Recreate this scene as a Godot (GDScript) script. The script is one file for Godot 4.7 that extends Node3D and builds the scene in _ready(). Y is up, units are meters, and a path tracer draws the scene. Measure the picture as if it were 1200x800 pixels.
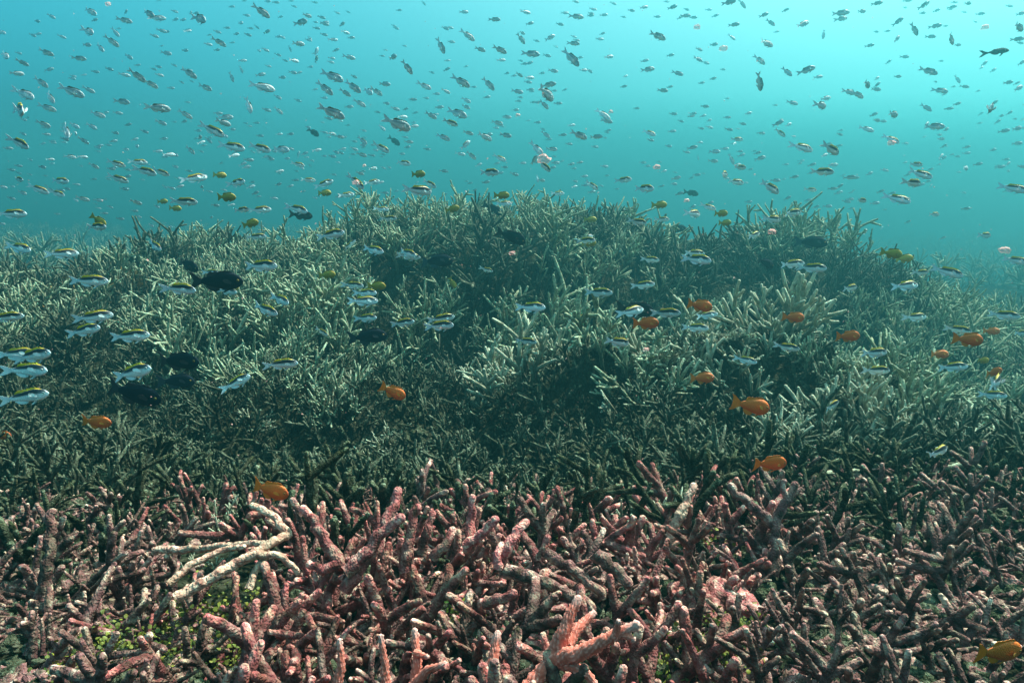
extends Node3D
# A coral reef in shallow water: a rubble ridge of finger coral in front, staghorn thickets and a mound behind, and a school of damselfish.

const EYE := 1.0                      # the camera's height; the reef below it is measured from here
const PITCH := 13.0
const FOV := 50.0
var focal := 400.0 / tan(deg_to_rad(FOV / 2.0))
var rng := RandomNumberGenerator.new()
var noise := FastNoiseLite.new()
var M := {}                           # materials
var used_names := {}
var finger := {}                      # branch meshes, by kind
var lists := {}                       # things of one kind, for their labels

# ---------------------------------------------------------------- helpers: naming

func numbered(called: String) -> String:
	var n: int = used_names.get(called, 0)
	used_names[called] = n + 1
	return called if n == 0 else "%s_%03d" % [called, n]

func tag(o: Node, label := "", category := "", group := "", kind := "") -> void:
	if label: o.set_meta("label", label)
	if category: o.set_meta("category", category)
	if group: o.set_meta("group", group)
	if kind: o.set_meta("kind", kind)

func base(called: String, at: Vector3) -> Node3D:
	var o := Node3D.new()
	o.name = numbered(called)
	add_child(o)
	o.position = at
	return o

func put(parent: Node, called: String, mesh: Mesh, mat: Material, t := Transform3D()) -> MeshInstance3D:
	var o := MeshInstance3D.new()
	o.name = numbered(called) if parent == self else called
	o.mesh = mesh
	if mat: o.material_override = mat
	o.transform = t
	parent.add_child(o, true)
	return o

func rnd(a: float, b: float) -> float:
	return rng.randf_range(a, b)

# ---------------------------------------------------------------- helpers: where things stand

func at(px: float, py: float, depth: float) -> Vector3:
	var p := deg_to_rad(PITCH)
	var dx := (px - 600.0) / focal
	var dy := (400.0 - py) / focal
	return Vector3(0, EYE, 0) + depth * (Vector3(0, -sin(p), -cos(p)) + dx * Vector3.RIGHT + dy * Vector3(0, cos(p), -sin(p)))

func seen_at(v: Vector3) -> Vector2:
	var p := deg_to_rad(PITCH)
	var q := v - Vector3(0, EYE, 0)
	var d := maxf(0.05, q.dot(Vector3(0, -sin(p), -cos(p))))
	return Vector2(600.0 + focal * q.x / d, 400.0 - focal * q.dot(Vector3(0, cos(p), -sin(p))) / d)

# seabed: height below the eye, by distance, along six bearings
const BEARING := [-0.7, -0.35, -0.06, 0.12, 0.24, 0.385, 0.52, 0.7]
const FARNESS := [0.3, 0.6, 0.9, 1.2, 1.6, 2.0, 2.4, 2.8, 3.2, 3.6, 4.0, 4.4, 5.0, 7.0, 14.0, 30.0, 60.0]
const DEEP := [
	[0.50, 0.51, 0.55, 0.63, 0.76, 0.84, 0.86, 0.84, 0.80, 0.80, 0.79, 0.80, 0.90, 1.10, 1.50, 2.20, 4.00],
	[0.49, 0.51, 0.55, 0.62, 0.75, 0.84, 0.82, 0.86, 0.84, 0.71, 0.63, 0.59, 0.64, 1.10, 1.50, 2.20, 4.00],
	[0.49, 0.50, 0.53, 0.61, 0.76, 0.86, 0.74, 0.90, 1.02, 0.74, 0.43, 0.31, 0.46, 1.30, 1.80, 2.50, 4.00],
	[0.49, 0.50, 0.53, 0.61, 0.75, 0.82, 0.70, 0.90, 1.04, 0.85, 0.54, 0.42, 0.57, 1.30, 1.80, 2.50, 4.00],
	[0.49, 0.51, 0.53, 0.59, 0.70, 0.72, 0.64, 0.90, 1.04, 0.91, 0.70, 0.63, 0.71, 1.30, 1.80, 2.50, 4.00],
	[0.49, 0.51, 0.53, 0.58, 0.66, 0.68, 0.66, 0.90, 1.02, 0.82, 0.59, 0.47, 0.59, 1.30, 1.80, 2.50, 4.00],
	[0.48, 0.51, 0.53, 0.57, 0.66, 0.70, 0.74, 0.92, 1.02, 0.93, 0.78, 0.71, 0.94, 1.30, 1.80, 2.50, 4.00],
	[0.48, 0.51, 0.53, 0.57, 0.67, 0.78, 0.90, 1.02, 1.12, 1.13, 1.10, 1.06, 1.17, 1.30, 1.80, 2.50, 4.00]]

func ease01(t: float) -> float:
	return t * t * (3.0 - 2.0 * t)

func ground(x: float, z: float) -> float:
	var r := clampf(-z, 0.3, 59.9)
	var s := clampf(x / maxf(r, 0.6), -0.7, 0.7)
	var i := 0
	while i < FARNESS.size() - 2 and r > FARNESS[i + 1]: i += 1
	var u := ease01((r - FARNESS[i]) / (FARNESS[i + 1] - FARNESS[i]))
	var j := 0
	while j < BEARING.size() - 2 and s > BEARING[j + 1]: j += 1
	var v := ease01((s - BEARING[j]) / (BEARING[j + 1] - BEARING[j]))
	var h := lerpf(lerpf(DEEP[j][i], DEEP[j][i + 1], u), lerpf(DEEP[j + 1][i], DEEP[j + 1][i + 1], u), v)
	var bumps := noise.get_noise_2d(x * 60.0, z * 60.0) * 0.11 * smoothstep(0.9, 1.8, r) + noise.get_noise_2d(x * 230.0 + 99.0, z * 230.0) * 0.028
	return EYE - h + bumps * clampf(r * 0.6, 0.5, 1.4)

func on_ground(px: float, py: float) -> Vector3:            # the point of the seabed seen there
	var d := 0.4
	while d < 14.0:
		var p := at(px, py, d)
		if p.y <= ground(p.x, p.z): return p
		d += 0.01
	return at(px, py, 6.0)

# ---------------------------------------------------------------- helpers: shapes

class Shape:
	var v := PackedVector3Array()
	var c := PackedColorArray()
	var f := PackedInt32Array()
	func mesh() -> ArrayMesh:
		var n := PackedVector3Array()
		n.resize(v.size())
		for k in range(0, f.size(), 3):
			var a := v[f[k]]
			var w := (v[f[k + 2]] - a).cross(v[f[k + 1]] - a)
			n[f[k]] += w
			n[f[k + 1]] += w
			n[f[k + 2]] += w
		for k in n.size(): n[k] = n[k].normalized()
		var arrays := []
		arrays.resize(Mesh.ARRAY_MAX)
		arrays[Mesh.ARRAY_VERTEX] = v
		arrays[Mesh.ARRAY_NORMAL] = n
		arrays[Mesh.ARRAY_COLOR] = c
		arrays[Mesh.ARRAY_INDEX] = f
		var m := ArrayMesh.new()
		m.add_surface_from_arrays(Mesh.PRIMITIVE_TRIANGLES, arrays)
		return m

# a tapered, lumpy, round-tipped stem along pts; beads > 0 raises rows of corallites
func stem(m: Shape, pts: PackedVector3Array, r0: float, r1: float, sides: int, rough: float, freq: float, low: Color, tip: Color, tip_share := 0.25, beads := 0.0, knob := 0.0) -> void:
	var n := pts.size()
	var first := m.v.size()
	var t := (pts[1] - pts[0]).normalized()
	var side := t.cross(Vector3(0.31, 0.2, 0.93)).normalized()
	var round_rings := 3
	for i in n + round_rings:
		var k := mini(i, n - 1)
		if i < n and i > 0:
			t = (pts[mini(k + 1, n - 1)] - pts[k - 1]).normalized()
		side = (side - t * side.dot(t)).normalized()
		var other := t.cross(side)
		var along := float(k) / (n - 1)
		var r := lerpf(r0, r1, along) + knob * r1 * smoothstep(0.75, 1.0, along)
		var p := pts[k]
		if i >= n:
			var e := float(i - n + 1) / round_rings
			p += t * r * 0.95 * sin(e * PI / 2)
			r *= maxf(0.03, cos(e * PI / 2))
		var col := low.lerp(tip, smoothstep(1.0 - tip_share, 1.0, along + 0.02))
		for j in sides:
			var a := TAU * j / sides
			var out := side * cos(a) + other * sin(a)
			var q := p + out * r
			var w := noise.get_noise_3d(q.x * freq, q.y * freq, q.z * freq)
			var d := rough * w * r
			if rough > 0.0: d += rough * 0.6 * r * noise.get_noise_3d(q.z * freq * 3.1, q.x * freq * 3.1, q.y * freq * 3.1)
			var cc := col
			if beads > 0.0 and i < n + 1:
				if i % 2 == 0 and (j + i / 2) % 2 == 0 and (i * 7 + j * 13) % 11 > 1:
					d += beads * (0.7 + 0.12 * ((i * 5 + j * 3) % 6))
					cc = col.lerp(tip, 0.5)
				else: cc = col * 0.68
			m.v.append(q + out * d)
			m.c.append(cc * (1.0 + 0.25 * w))
	for i in n + round_rings - 1:
		for j in sides:
			var a := first + i * sides + j
			var b := first + i * sides + (j + 1) % sides
			m.f.append_array([a, a + sides, b, b, a + sides, b + sides])
	var top := m.v.size()
	m.v.append(m.v[top - 1].lerp(m.v[top - 1 - sides / 2], 0.5) + t * 0.0005)
	m.c.append(tip)
	for j in sides:
		m.f.append_array([top - sides + j, top, top - sides + (j + 1) % sides])

func bent(from: Vector3, dir: Vector3, long: float, rings: int, bend: float, lift := 0.0) -> PackedVector3Array:
	var pts := PackedVector3Array()
	var d := dir.normalized()
	var turn := Vector3(rnd(-1, 1), rnd(-1, 1), rnd(-1, 1)).normalized()
	var p := from
	for i in rings:
		pts.append(p)
		if i % 3 == 2: turn = (turn + Vector3(rnd(-1, 1), rnd(-1, 1), rnd(-1, 1)) * 0.7).normalized()
		d = (d + turn * bend / rings + Vector3.UP * lift / rings).normalized()
		p += d * long / (rings - 1)
	return pts

# a branch of dead finger coral, about 8 cm, growing along +y
func finger_mesh(v: int, sides: int, rings: int, lumpy := 0.2) -> ArrayMesh:
	rng.seed = 1000 + v
	var m := Shape.new()
	var long := rnd(0.06, 0.12)
	var r := rnd(0.0042, 0.0066)
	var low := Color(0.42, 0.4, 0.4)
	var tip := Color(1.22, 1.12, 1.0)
	var main := bent(Vector3.ZERO, Vector3(rnd(-0.12, 0.12), 1, rnd(-0.12, 0.12)), long, rings, rnd(0.2, 0.8))
	stem(m, main, r * 1.25, r * rnd(0.52, 0.8), sides, lumpy, 6500.0, low, tip, 0.2, 0.0, rnd(-0.15, 0.08))
	for k in [1, 2, 1, 3, 0, 2, 3, 2][v % 8]:
		var i := int(rings * rnd(0.3, 0.75))
		var d := (main[i + 1] - main[i]).normalized()
		var out := d.cross(Vector3(rnd(-1, 1), rnd(-1, 1), rnd(-1, 1))).normalized()
		stem(m, bent(main[i], d * 0.8 + out, long * rnd(0.3, 0.6), int(rings * 0.6), 0.5), r * 0.95, r * 0.7, sides, lumpy, 6500.0, low, tip, 0.3, 0.0, rnd(-0.15, 0.08))
	return m.mesh()

# a forked staghorn branch, growing along +y from the origin
func staghorn_mesh(v: int, long: float, r: float, sides: int, rings: int, twigs: int) -> ArrayMesh:
	rng.seed = 4000 + v
	var m := Shape.new()
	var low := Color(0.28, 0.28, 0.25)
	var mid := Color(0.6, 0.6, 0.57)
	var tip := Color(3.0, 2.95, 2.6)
	var main := bent(Vector3.ZERO, Vector3(rnd(-0.2, 0.2), 1, rnd(-0.2, 0.2)), long, rings, rnd(0.3, 1.1), 0.1)
	stem(m, main, r * 1.25, r * 0.75, sides, 0.3, 4000.0, low, tip, 0.45)
	for k in twigs:
		var i := int(rings * rnd(0.2, 0.85))
		var d := (main[mini(i + 1, rings - 1)] - main[i - 1]).normalized()
		var out := d.cross(Vector3(rnd(-1, 1), rnd(-1, 1), rnd(-1, 1))).normalized()
		var sub := bent(main[i], d * rnd(0.7, 1.3) + out, long * rnd(0.25, 0.55), int(rings * 0.7), 0.6, 0.45)
		stem(m, sub, r * 0.95, r * 0.6, sides, 0.3, 4000.0, mid, tip, 0.5)
		if k % 2 == 0:
			var j := int(sub.size() * rnd(0.4, 0.7))
			var e := (sub[j + 1] - sub[j]).normalized()
			stem(m, bent(sub[j], e + e.cross(Vector3(rnd(-1, 1), rnd(-1, 1), rnd(-1, 1))).normalized(), long * rnd(0.12, 0.25), 5, 0.5, 0.2), r * 0.8, r * 0.55, sides, 0.3, 4000.0, mid, tip, 0.6)
	return m.mesh()

func lump_mesh(v: int, flat: float, rows := 9, cols := 14) -> ArrayMesh:
	var m := Shape.new()
	for i in rows + 1:
		var up := PI / 2 - (PI * 0.72) * i / rows
		for j in cols:
			var a := TAU * j / cols
			var d := Vector3(cos(a) * cos(up), sin(up), sin(a) * cos(up))
			var w := noise.get_noise_3d(d.x * 60.0 + v * 77.0, d.y * 60.0, d.z * 60.0) * 0.5 + noise.get_noise_3d(d.x * 200.0 + v * 77.0, d.y * 200.0, d.z * 200.0) * 0.35
			d *= 1.0 + w
			m.v.append(Vector3(d.x, d.y * flat, d.z))
			m.c.append(Color(0.8, 0.8, 0.8) * (0.9 + 0.5 * w))
	for i in rows:
		for j in cols:
			var a := i * cols + j
			var b := i * cols + (j + 1) % cols
			m.f.append_array([a, b, a + cols, b, b + cols, a + cols])
	return m.mesh()

func field(m: Mesh, mat: Material, places: Array, called: String, label: String, category: String) -> void:
	var mm := MultiMesh.new()
	mm.transform_format = MultiMesh.TRANSFORM_3D
	mm.mesh = m
	mm.instance_count = places.size()
	for i in places.size(): mm.set_instance_transform(i, places[i])
	var o := MultiMeshInstance3D.new()
	o.multimesh = mm
	o.material_override = mat
	o.name = numbered(called)
	add_child(o)
	tag(o, label, category, "", "stuff")

# ---------------------------------------------------------------- materials

func noise_map(freq: float, octaves: int, colors := [], stops := [], seed_ := 1, cells := false) -> NoiseTexture2D:
	var n := FastNoiseLite.new()
	n.seed = seed_
	n.noise_type = FastNoiseLite.TYPE_CELLULAR if cells else FastNoiseLite.TYPE_SIMPLEX_SMOOTH
	n.frequency = freq
	n.fractal_octaves = octaves
	var t := NoiseTexture2D.new()
	t.width = 512
	t.height = 512
	t.seamless = true
	t.noise = n
	if colors:
		var g := Gradient.new()
		g.offsets = PackedFloat32Array(stops)
		var cs := PackedColorArray()
		for c: Color in colors: cs.append(c.linear_to_srgb())
		g.colors = cs
		t.color_ramp = g
	return t

func skin(albedo: Texture2D, scale: float, over: Texture2D, over_scale: float, relief: Texture2D, relief_cm: float, rough := 0.9) -> StandardMaterial3D:
	var m := StandardMaterial3D.new()
	m.vertex_color_use_as_albedo = true
	m.albedo_texture = albedo
	m.uv1_triplanar = true
	m.uv1_world_triplanar = true
	m.uv1_scale = Vector3.ONE * scale
	m.uv2_triplanar = true
	m.uv2_world_triplanar = true
	m.uv2_scale = Vector3.ONE * over_scale
	if over:
		m.detail_enabled = true
		m.detail_albedo = over
		m.detail_uv_layer = BaseMaterial3D.DETAIL_UV_2
		m.detail_blend_mode = BaseMaterial3D.BLEND_MODE_MUL
	if relief:
		m.heightmap_enabled = true
		m.heightmap_texture = relief
		m.heightmap_scale = relief_cm
	m.roughness = rough
	m.metallic_specular = 0.3
	return m

func make_materials() -> void:
	var grain := noise_map(0.07, 5, [], [], 5)
	var pores := noise_map(0.11, 5, [], [], 6)
	var patch := noise_map(0.012, 4, [Color(0.45, 0.5, 0.42), Color(0.8, 0.8, 0.75), Color(1, 1, 1)], [0.25, 0.5, 0.7], 8)
	var light_patch := noise_map(0.012, 4, [Color(0.62, 0.66, 0.58), Color(0.9, 0.9, 0.86), Color(1, 1, 1)], [0.25, 0.5, 0.7], 9)
	var pink := noise_map(0.02, 4, [Color(0.09, 0.04, 0.025), Color(0.38, 0.08, 0.085), Color(0.6, 0.2, 0.19), Color(0.94, 0.62, 0.48)], [0.22, 0.42, 0.6, 0.8], 11)  # coralline pink, with the warmer light of the foreground mixed into the ramp
	var mauve := noise_map(0.02, 4, [Color(0.05, 0.035, 0.02), Color(0.2, 0.07, 0.075), Color(0.4, 0.19, 0.17), Color(0.86, 0.62, 0.48)], [0.22, 0.42, 0.6, 0.8], 12)
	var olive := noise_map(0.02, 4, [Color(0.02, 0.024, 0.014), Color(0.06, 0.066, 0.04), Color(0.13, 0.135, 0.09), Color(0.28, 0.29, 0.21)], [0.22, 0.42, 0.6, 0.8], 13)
	var stag := noise_map(0.02, 4, [Color(0.12, 0.13, 0.09), Color(0.31, 0.34, 0.22), Color(0.5, 0.53, 0.38)], [0.25, 0.5, 0.75], 14)
	M.pink = skin(pink, 5.0, patch, 1.3, pores, 0.35)
	M.mauve = skin(mauve, 5.0, patch, 1.3, pores, 0.35)
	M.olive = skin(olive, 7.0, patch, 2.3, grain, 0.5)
	M.stag = skin(stag, 6.0, light_patch, 1.7, grain, 0.3)
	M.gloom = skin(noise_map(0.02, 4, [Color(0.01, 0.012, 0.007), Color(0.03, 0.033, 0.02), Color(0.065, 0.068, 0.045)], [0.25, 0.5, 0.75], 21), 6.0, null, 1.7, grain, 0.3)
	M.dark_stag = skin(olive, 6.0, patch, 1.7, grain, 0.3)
	M.pale_stag = skin(noise_map(0.02, 3, [Color(0.25, 0.25, 0.17), Color(0.46, 0.45, 0.33)], [0.3, 0.7], 15), 6.0, null, 1.0, grain, 0.2)
	M.cream = skin(noise_map(0.03, 4, [Color(0.36, 0.15, 0.12), Color(0.62, 0.36, 0.28), Color(0.85, 0.6, 0.46)], [0.3, 0.5, 0.7], 19), 6.0, light_patch, 3.0, grain, 0.35)
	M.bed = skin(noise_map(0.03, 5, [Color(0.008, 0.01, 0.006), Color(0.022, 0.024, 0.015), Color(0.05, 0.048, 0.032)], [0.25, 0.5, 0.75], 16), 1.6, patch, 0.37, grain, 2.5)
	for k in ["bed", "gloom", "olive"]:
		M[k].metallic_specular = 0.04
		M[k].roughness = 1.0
	M.live = skin(noise_map(0.03, 3, [Color(0.75, 0.7, 0.68), Color(1, 1, 1)], [0.3, 0.6], 17), 8.0, null, 1.0, grain, 0.1, 0.6)
	M.leaf = skin(noise_map(0.03, 3, [Color(0.7, 0.7, 0.6), Color(1, 1, 1)], [0.3, 0.7], 18), 9.0, null, 1.0, null, 0.0, 0.6)
	M.leaf.backlight_enabled = true
	M.leaf.backlight = Color(0.4, 0.4, 0.1)
	var scales := noise_map(0.09, 2, [], [], 20, true)
	var flecks := noise_map(0.09, 2, [Color(1, 1, 1), Color(0.72, 0.7, 0.68)], [0.35, 0.75], 20, true)
	for k in ["pale", "orange", "dark"]:
		var m := StandardMaterial3D.new()
		m.vertex_color_use_as_albedo = true
		m.roughness = 0.42 if k == "pale" else 0.6
		m.uv1_triplanar = true
		m.uv1_scale = Vector3.ONE * 0.9
		m.albedo_texture = flecks
		m.heightmap_enabled = true
		m.heightmap_texture = scales
		m.heightmap_scale = 0.06
		M[k] = m
	M.dark.metallic_specular = 0.15
	M.dark.roughness = 0.8
	M.fin = StandardMaterial3D.new()
	M.fin.vertex_color_use_as_albedo = true
	M.fin.roughness = 0.5
	M.fin.backlight_enabled = true
	M.fin.backlight = Color(0.5, 0.5, 0.5)
	M.eye = StandardMaterial3D.new()
	M.eye.vertex_color_use_as_albedo = true
	M.eye.roughness = 0.15

# ---------------------------------------------------------------- fish, one unit long, nose towards +x

const PALE := {"deep": 0.155, "thick": 0.075, "tail": 0.21, "fork": 0.11}
const STOUT := {"deep": 0.19, "thick": 0.08, "tail": 0.22, "fork": 0.09}
const ROUND := {"deep": 0.235, "thick": 0.095, "tail": 0.22, "fork": 0.05}
const SLIM := {"deep": 0.075, "thick": 0.05, "tail": 0.2, "fork": 0.1}

func fish_color(kind: String, y: float, x: float) -> Color:      # y from -1 (belly) to 1 (back), x from 0 (nose) to 1
	if kind in ["pale", "grey"]:
		var c := Color(0.82, 0.85, 0.84).lerp(Color(0.5, 0.56, 0.62), smoothstep(-0.1, 0.5, y))
		var line := 0.4 - 0.12 * sin(x * PI)
		c = c.lerp(Color(0.012, 0.014, 0.02), smoothstep(line - 0.07, line + 0.04, y) * smoothstep(0.0, 0.1, x) * (1.0 - smoothstep(0.88, 1.0, x)))
		if kind == "grey": return c.lerp(Color(0.5, 0.56, 0.6), 0.5 * smoothstep(-0.6, 0.3, y))  # same fish as pale, with haze and backlight mixed into its colours
		return c.lerp(Color(0.75, 0.5, 0.03), smoothstep(0.95, 0.99, y) * smoothstep(0.14, 0.24, x) * (1.0 - smoothstep(0.66, 0.8, x)))
	if kind == "orange":
		var c := Color(0.72, 0.09, 0.004).lerp(Color(0.78, 0.14, 0.005), smoothstep(-0.8, 0.4, y))
		return c.lerp(Color(0.5, 0.07, 0.006), 1.0 - smoothstep(0.02, 0.2, x))
	if kind == "yellow":
		return Color(0.34, 0.2, 0.012).lerp(Color(0.5, 0.31, 0.02), smoothstep(-0.8, 0.4, y))
	return Color(0.01, 0.012, 0.02).lerp(Color(0.02, 0.02, 0.028), smoothstep(0.2, -0.8, y))

func fish_profile(x: float) -> float:
	return pow(sin(PI * pow(clampf(x * 0.985 + 0.008, 0.0, 1.0), 0.72)), 0.78) * (1.0 - 0.12 * x) + 0.19 * smoothstep(0.7, 0.98, x)

func fish_body(kind: String, s: Dictionary, rings: int, sides: int) -> Shape:
	var m := Shape.new()
	var long: float = 1.0 - s.tail
	for i in rings + 1:
		var x := float(i) / rings
		var h: float = fish_profile(x) * s.deep
		var w: float = fish_profile(pow(x, 1.12)) * s.thick * (1.0 - 0.45 * x)
		for j in sides:
			var a := TAU * j / sides
			var y := sin(a)
			m.v.append(Vector3(0.5 - x * long, y * h * (1.0 if y > 0 else 0.92) + 0.012 * sin(x * PI), -cos(a) * w))
			m.c.append(fish_color(kind, y, x))
	for i in rings:
		for j in sides:
			var a := i * sides + j
			var b := i * sides + (j + 1) % sides
			m.f.append_array([a, b, a + sides, b, b + sides, a + sides])
	for end in 2:
		var k := m.v.size()
		var from := end * rings * sides
		var mid := Vector3.ZERO
		for j in sides: mid += m.v[from + j] / sides
		m.v.append(mid + Vector3(0.006 if end == 0 else 0.0, 0, 0))
		m.c.append(m.c[from])
		for j in sides:
			var a := from + j
			var b := from + (j + 1) % sides
			m.f.append_array([k, b, a] if end == 0 else [k, a, b])
	return m

# a fin: an outline in its own plane, thick in the middle, with a colour at its root and one at its edge
func fin(m: Shape, outline: Array, root: Color, edge: Color, thick: float, t := Transform3D()) -> void:
	var flat := PackedVector2Array(outline)
	var tri := Geometry2D.triangulate_polygon(flat)
	var first := m.v.size()
	var n := flat.size()
	for side in [1.0, -1.0]:
		for k in n:
			m.v.append(t * Vector3(flat[k].x, flat[k].y, side * thick))
			m.c.append(root.lerp(edge, smoothstep(0.0, 0.09, absf(flat[k].y))) * (1.0 if k % 2 else 0.7))
	for k in range(0, tri.size(), 3):
		m.f.append_array([first + tri[k], first + tri[k + 1], first + tri[k + 2], first + n + tri[k], first + n + tri[k + 2], first + n + tri[k + 1]])
	for k in n:
		var a := first + k
		var b := first + (k + 1) % n
		m.f.append_array([a, b, a + n, b, b + n, a + n])

func fin_shapes(kind: String, s: Dictionary) -> Dictionary:
	var long: float = 1.0 - s.tail
	var back := Color(0.85, 0.6, 0.03)
	var back_root := Color(0.02, 0.018, 0.015)
	var pale := Color(0.75, 0.8, 0.8)
	var under := pale
	var tail_c := Color(0.62, 0.68, 0.7)
	if kind == "orange":
		back = Color(0.62, 0.16, 0.01); back_root = Color(0.75, 0.2, 0.012); under = back; tail_c = Color(0.75, 0.17, 0.01); pale = Color(0.7, 0.25, 0.03)
	elif kind == "yellow":
		back = Color(0.32, 0.2, 0.015); back_root = back; under = back; tail_c = Color(0.45, 0.3, 0.03); pale = back
	elif kind == "grey":
		back = Color(0.16, 0.14, 0.07)  # fin darkened to a backlit silhouette tone
	elif kind != "pale":
		back = Color(0.012, 0.014, 0.022); back_root = back; under = back; pale = back
		tail_c = Color(0.7, 0.46, 0.02) if kind == "yellow_tailed" else back
	var out := {}
	var d: float = s.deep
	# dorsal: a low spiny front and a taller soft rear
	var m := Shape.new()
	var top := []
	var low := []
	for k in 13:
		var x := 0.2 + 0.66 * k / 12.0
		var y := fish_profile(x) * d + 0.012 * sin(x * PI)
		var rise := d * (0.2 + 0.2 * smoothstep(0.55, 0.85, float(k) / 12)) * smoothstep(0.0, 0.15, float(k) / 12) * (1.0 - smoothstep(0.9, 1.0, float(k) / 12) * 0.75)
		low.append(Vector2(0.5 - x * long, y - 0.02))
		top.append(Vector2(0.5 - x * long - rise * 0.25, y + rise - 0.012 * (k % 2)))
	low.reverse()
	fin(m, top + low, back_root, back, 0.004)
	for k in m.c.size(): m.c[k] = (back if (k % 26) < 13 else back_root) * (1.0 if k % 2 else 0.72)
	out.dorsal_fin = m
	m = Shape.new()
	top = []
	low = []
	for k in 8:
		var x := 0.56 + 0.32 * k / 7.0
		var y := -fish_profile(x) * d * 0.92
		var rise := d * 0.42 * sin(PI * (0.12 + 0.8 * k / 7.0))
		low.append(Vector2(0.5 - x * long, y + 0.02))
		top.append(Vector2(0.5 - x * long - rise * 0.35, y - rise))
	low.reverse()
	fin(m, top + low, under, under, 0.004)
	out.anal_fin = m
	m = Shape.new()
	var e: float = 0.5 - long
	var fork: float = s.fork
	var spread: float = 0.035 + d * (0.5 if kind in ["pale", "grey"] else 0.68)
	fin(m, [Vector2(e + 0.03, d * 0.2), Vector2(e - 0.07, d * 0.5), Vector2(e - 0.16, spread), Vector2(e - 0.235, spread * 1.12), Vector2(e - 0.2, spread * 0.72), Vector2(e - 0.235 + fork, 0.0),
			Vector2(e - 0.2, -spread * 0.72), Vector2(e - 0.235, -spread * 1.12), Vector2(e - 0.16, -spread), Vector2(e - 0.07, -d * 0.5), Vector2(e + 0.03, -d * 0.2)], tail_c, tail_c, 0.004)
	out.tail_fin = m
	m = Shape.new()
	for side in [1.0, -1.0]:
		var t := Transform3D(Basis(Vector3.UP, side * 0.5) * Basis(Vector3.BACK, -0.45), Vector3(0.5 - 0.27 * long, -0.015, side * s.thick * 0.9))
		fin(m, [Vector2(0, 0.02), Vector2(-0.1, 0.05), Vector2(-0.17, 0.03), Vector2(-0.18, -0.01), Vector2(-0.13, -0.035), Vector2(0, -0.02)], pale, pale, 0.003, t)
	out.pectoral_fin = m
	m = Shape.new()
	for side in [1.0, -1.0]:
		var t := Transform3D(Basis(Vector3.RIGHT, side * 0.35), Vector3(0.5 - 0.33 * long, -d * 0.84, side * 0.012))
		fin(m, [Vector2(0.01, 0.02), Vector2(-0.05, 0.015), Vector2(-0.15, -0.075), Vector2(-0.09, -0.06), Vector2(-0.02, -0.02)], under, under, 0.003, t)
	out.pelvic_fin = m
	m = Shape.new()
	for side in [1.0, -1.0]:
		var mid := Vector3(0.5 - 0.115 * long, d * 0.2, side * fish_profile(0.115) * s.thick * 0.86)
		for ring in 2:
			var r := (0.026 if ring == 0 else 0.018) * (0.7 if kind == "slim" else 1.0)
			var first := m.v.size()
			for i in 5:
				for j in 10:
					var a := TAU * j / 10
					var up := (PI / 2) * i / 4.0
					m.v.append(mid + Vector3(cos(a) * cos(up) * r, sin(a) * cos(up) * r, side * (sin(up) * 0.012 + ring * 0.003)))
					m.c.append((Color(0.6, 0.62, 0.58) if kind in ["pale", "grey"] else Color(0.3, 0.16, 0.02)) if ring == 0 else Color(0.004, 0.004, 0.005))
			for i in 4:
				for j in 10:
					var a := first + i * 10 + j
					var b := first + i * 10 + (j + 1) % 10
					m.f.append_array([a, a + 10, b, b, a + 10, b + 10] if side > 0 else [a, b, a + 10, b, b + 10, a + 10])
	out.eye = m
	return out

var fish_parts := {}
func fish_meshes(kind: String, bend := 0) -> Dictionary:
	var key := "%s%d" % [kind, bend]
	if not fish_parts.has(key):
		var s := PALE if kind in ["pale", "grey"] else SLIM if kind == "slim" else STOUT if kind.begins_with("dark") or kind.begins_with("yellow_") else ROUND
		var d := {"body": fish_body(kind, s, 22, 18)}
		d.merge(fin_shapes(kind, s))
		var whole := Shape.new()
		for k in d:
			var small: Shape = fish_body(kind, s, 12, 12) if k == "body" else d[k]
			if k in ["eye", "pectoral_fin"]: continue
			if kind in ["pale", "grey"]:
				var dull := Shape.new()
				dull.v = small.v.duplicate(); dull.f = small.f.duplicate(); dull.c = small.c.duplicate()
				for i in dull.c.size(): dull.c[i] = dull.c[i].lerp(Color(0.06, 0.07, 0.08) if k == "dorsal_fin" else Color(0.5, 0.56, 0.6), 0.8 if k == "dorsal_fin" else 0.45)  # distant copy: the greying of haze is put into its colours
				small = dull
			var first := whole.v.size()
			whole.v.append_array(small.v)
			whole.c.append_array(small.c)
			for i in small.f: whole.f.append(i + first)
		var made := {"small": whole.mesh()}
		for k in d:
			for i in d[k].v.size():
				var q: Vector3 = d[k].v[i]
				q.z += [0.0, 0.42, -0.42, 0.2, -0.2][bend] * pow(maxf(0.0, 0.15 - q.x), 2.0) - [0.0, 0.12, -0.12, 0.0, 0.0][bend] * pow(maxf(0.0, q.x - 0.15), 2.0)
				d[k].v[i] = q
			made[k] = d[k].mesh()
		fish_parts[key] = made
	return fish_parts[key]

func fish_skin(kind: String) -> Material:
	return M.pale if kind in ["pale", "grey"] else M.orange if kind in ["orange", "yellow"] else M.dark

func fish_place(px: float, py: float, seen: float, tilt: float, size: float, most: float) -> Transform3D:
	var yaw := rnd(-0.25, 0.25) if seen > 40.0 or size < 0.06 else rnd(-0.5, 0.5) if rnd(0, 1) < 0.75 else rnd(-0.95, 0.95)
	var depth := minf(focal * size * cos(yaw) / seen, most)
	size = depth * seen / focal / cos(yaw)
	var b := Basis(Vector3.BACK, -deg_to_rad(tilt + rnd(-5, 5))) * Basis(Vector3.UP, yaw) * Basis(Vector3.RIGHT, rnd(-0.25, 0.25))
	return Transform3D(b.scaled(Vector3.ONE * size), at(px, py, depth))

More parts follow.
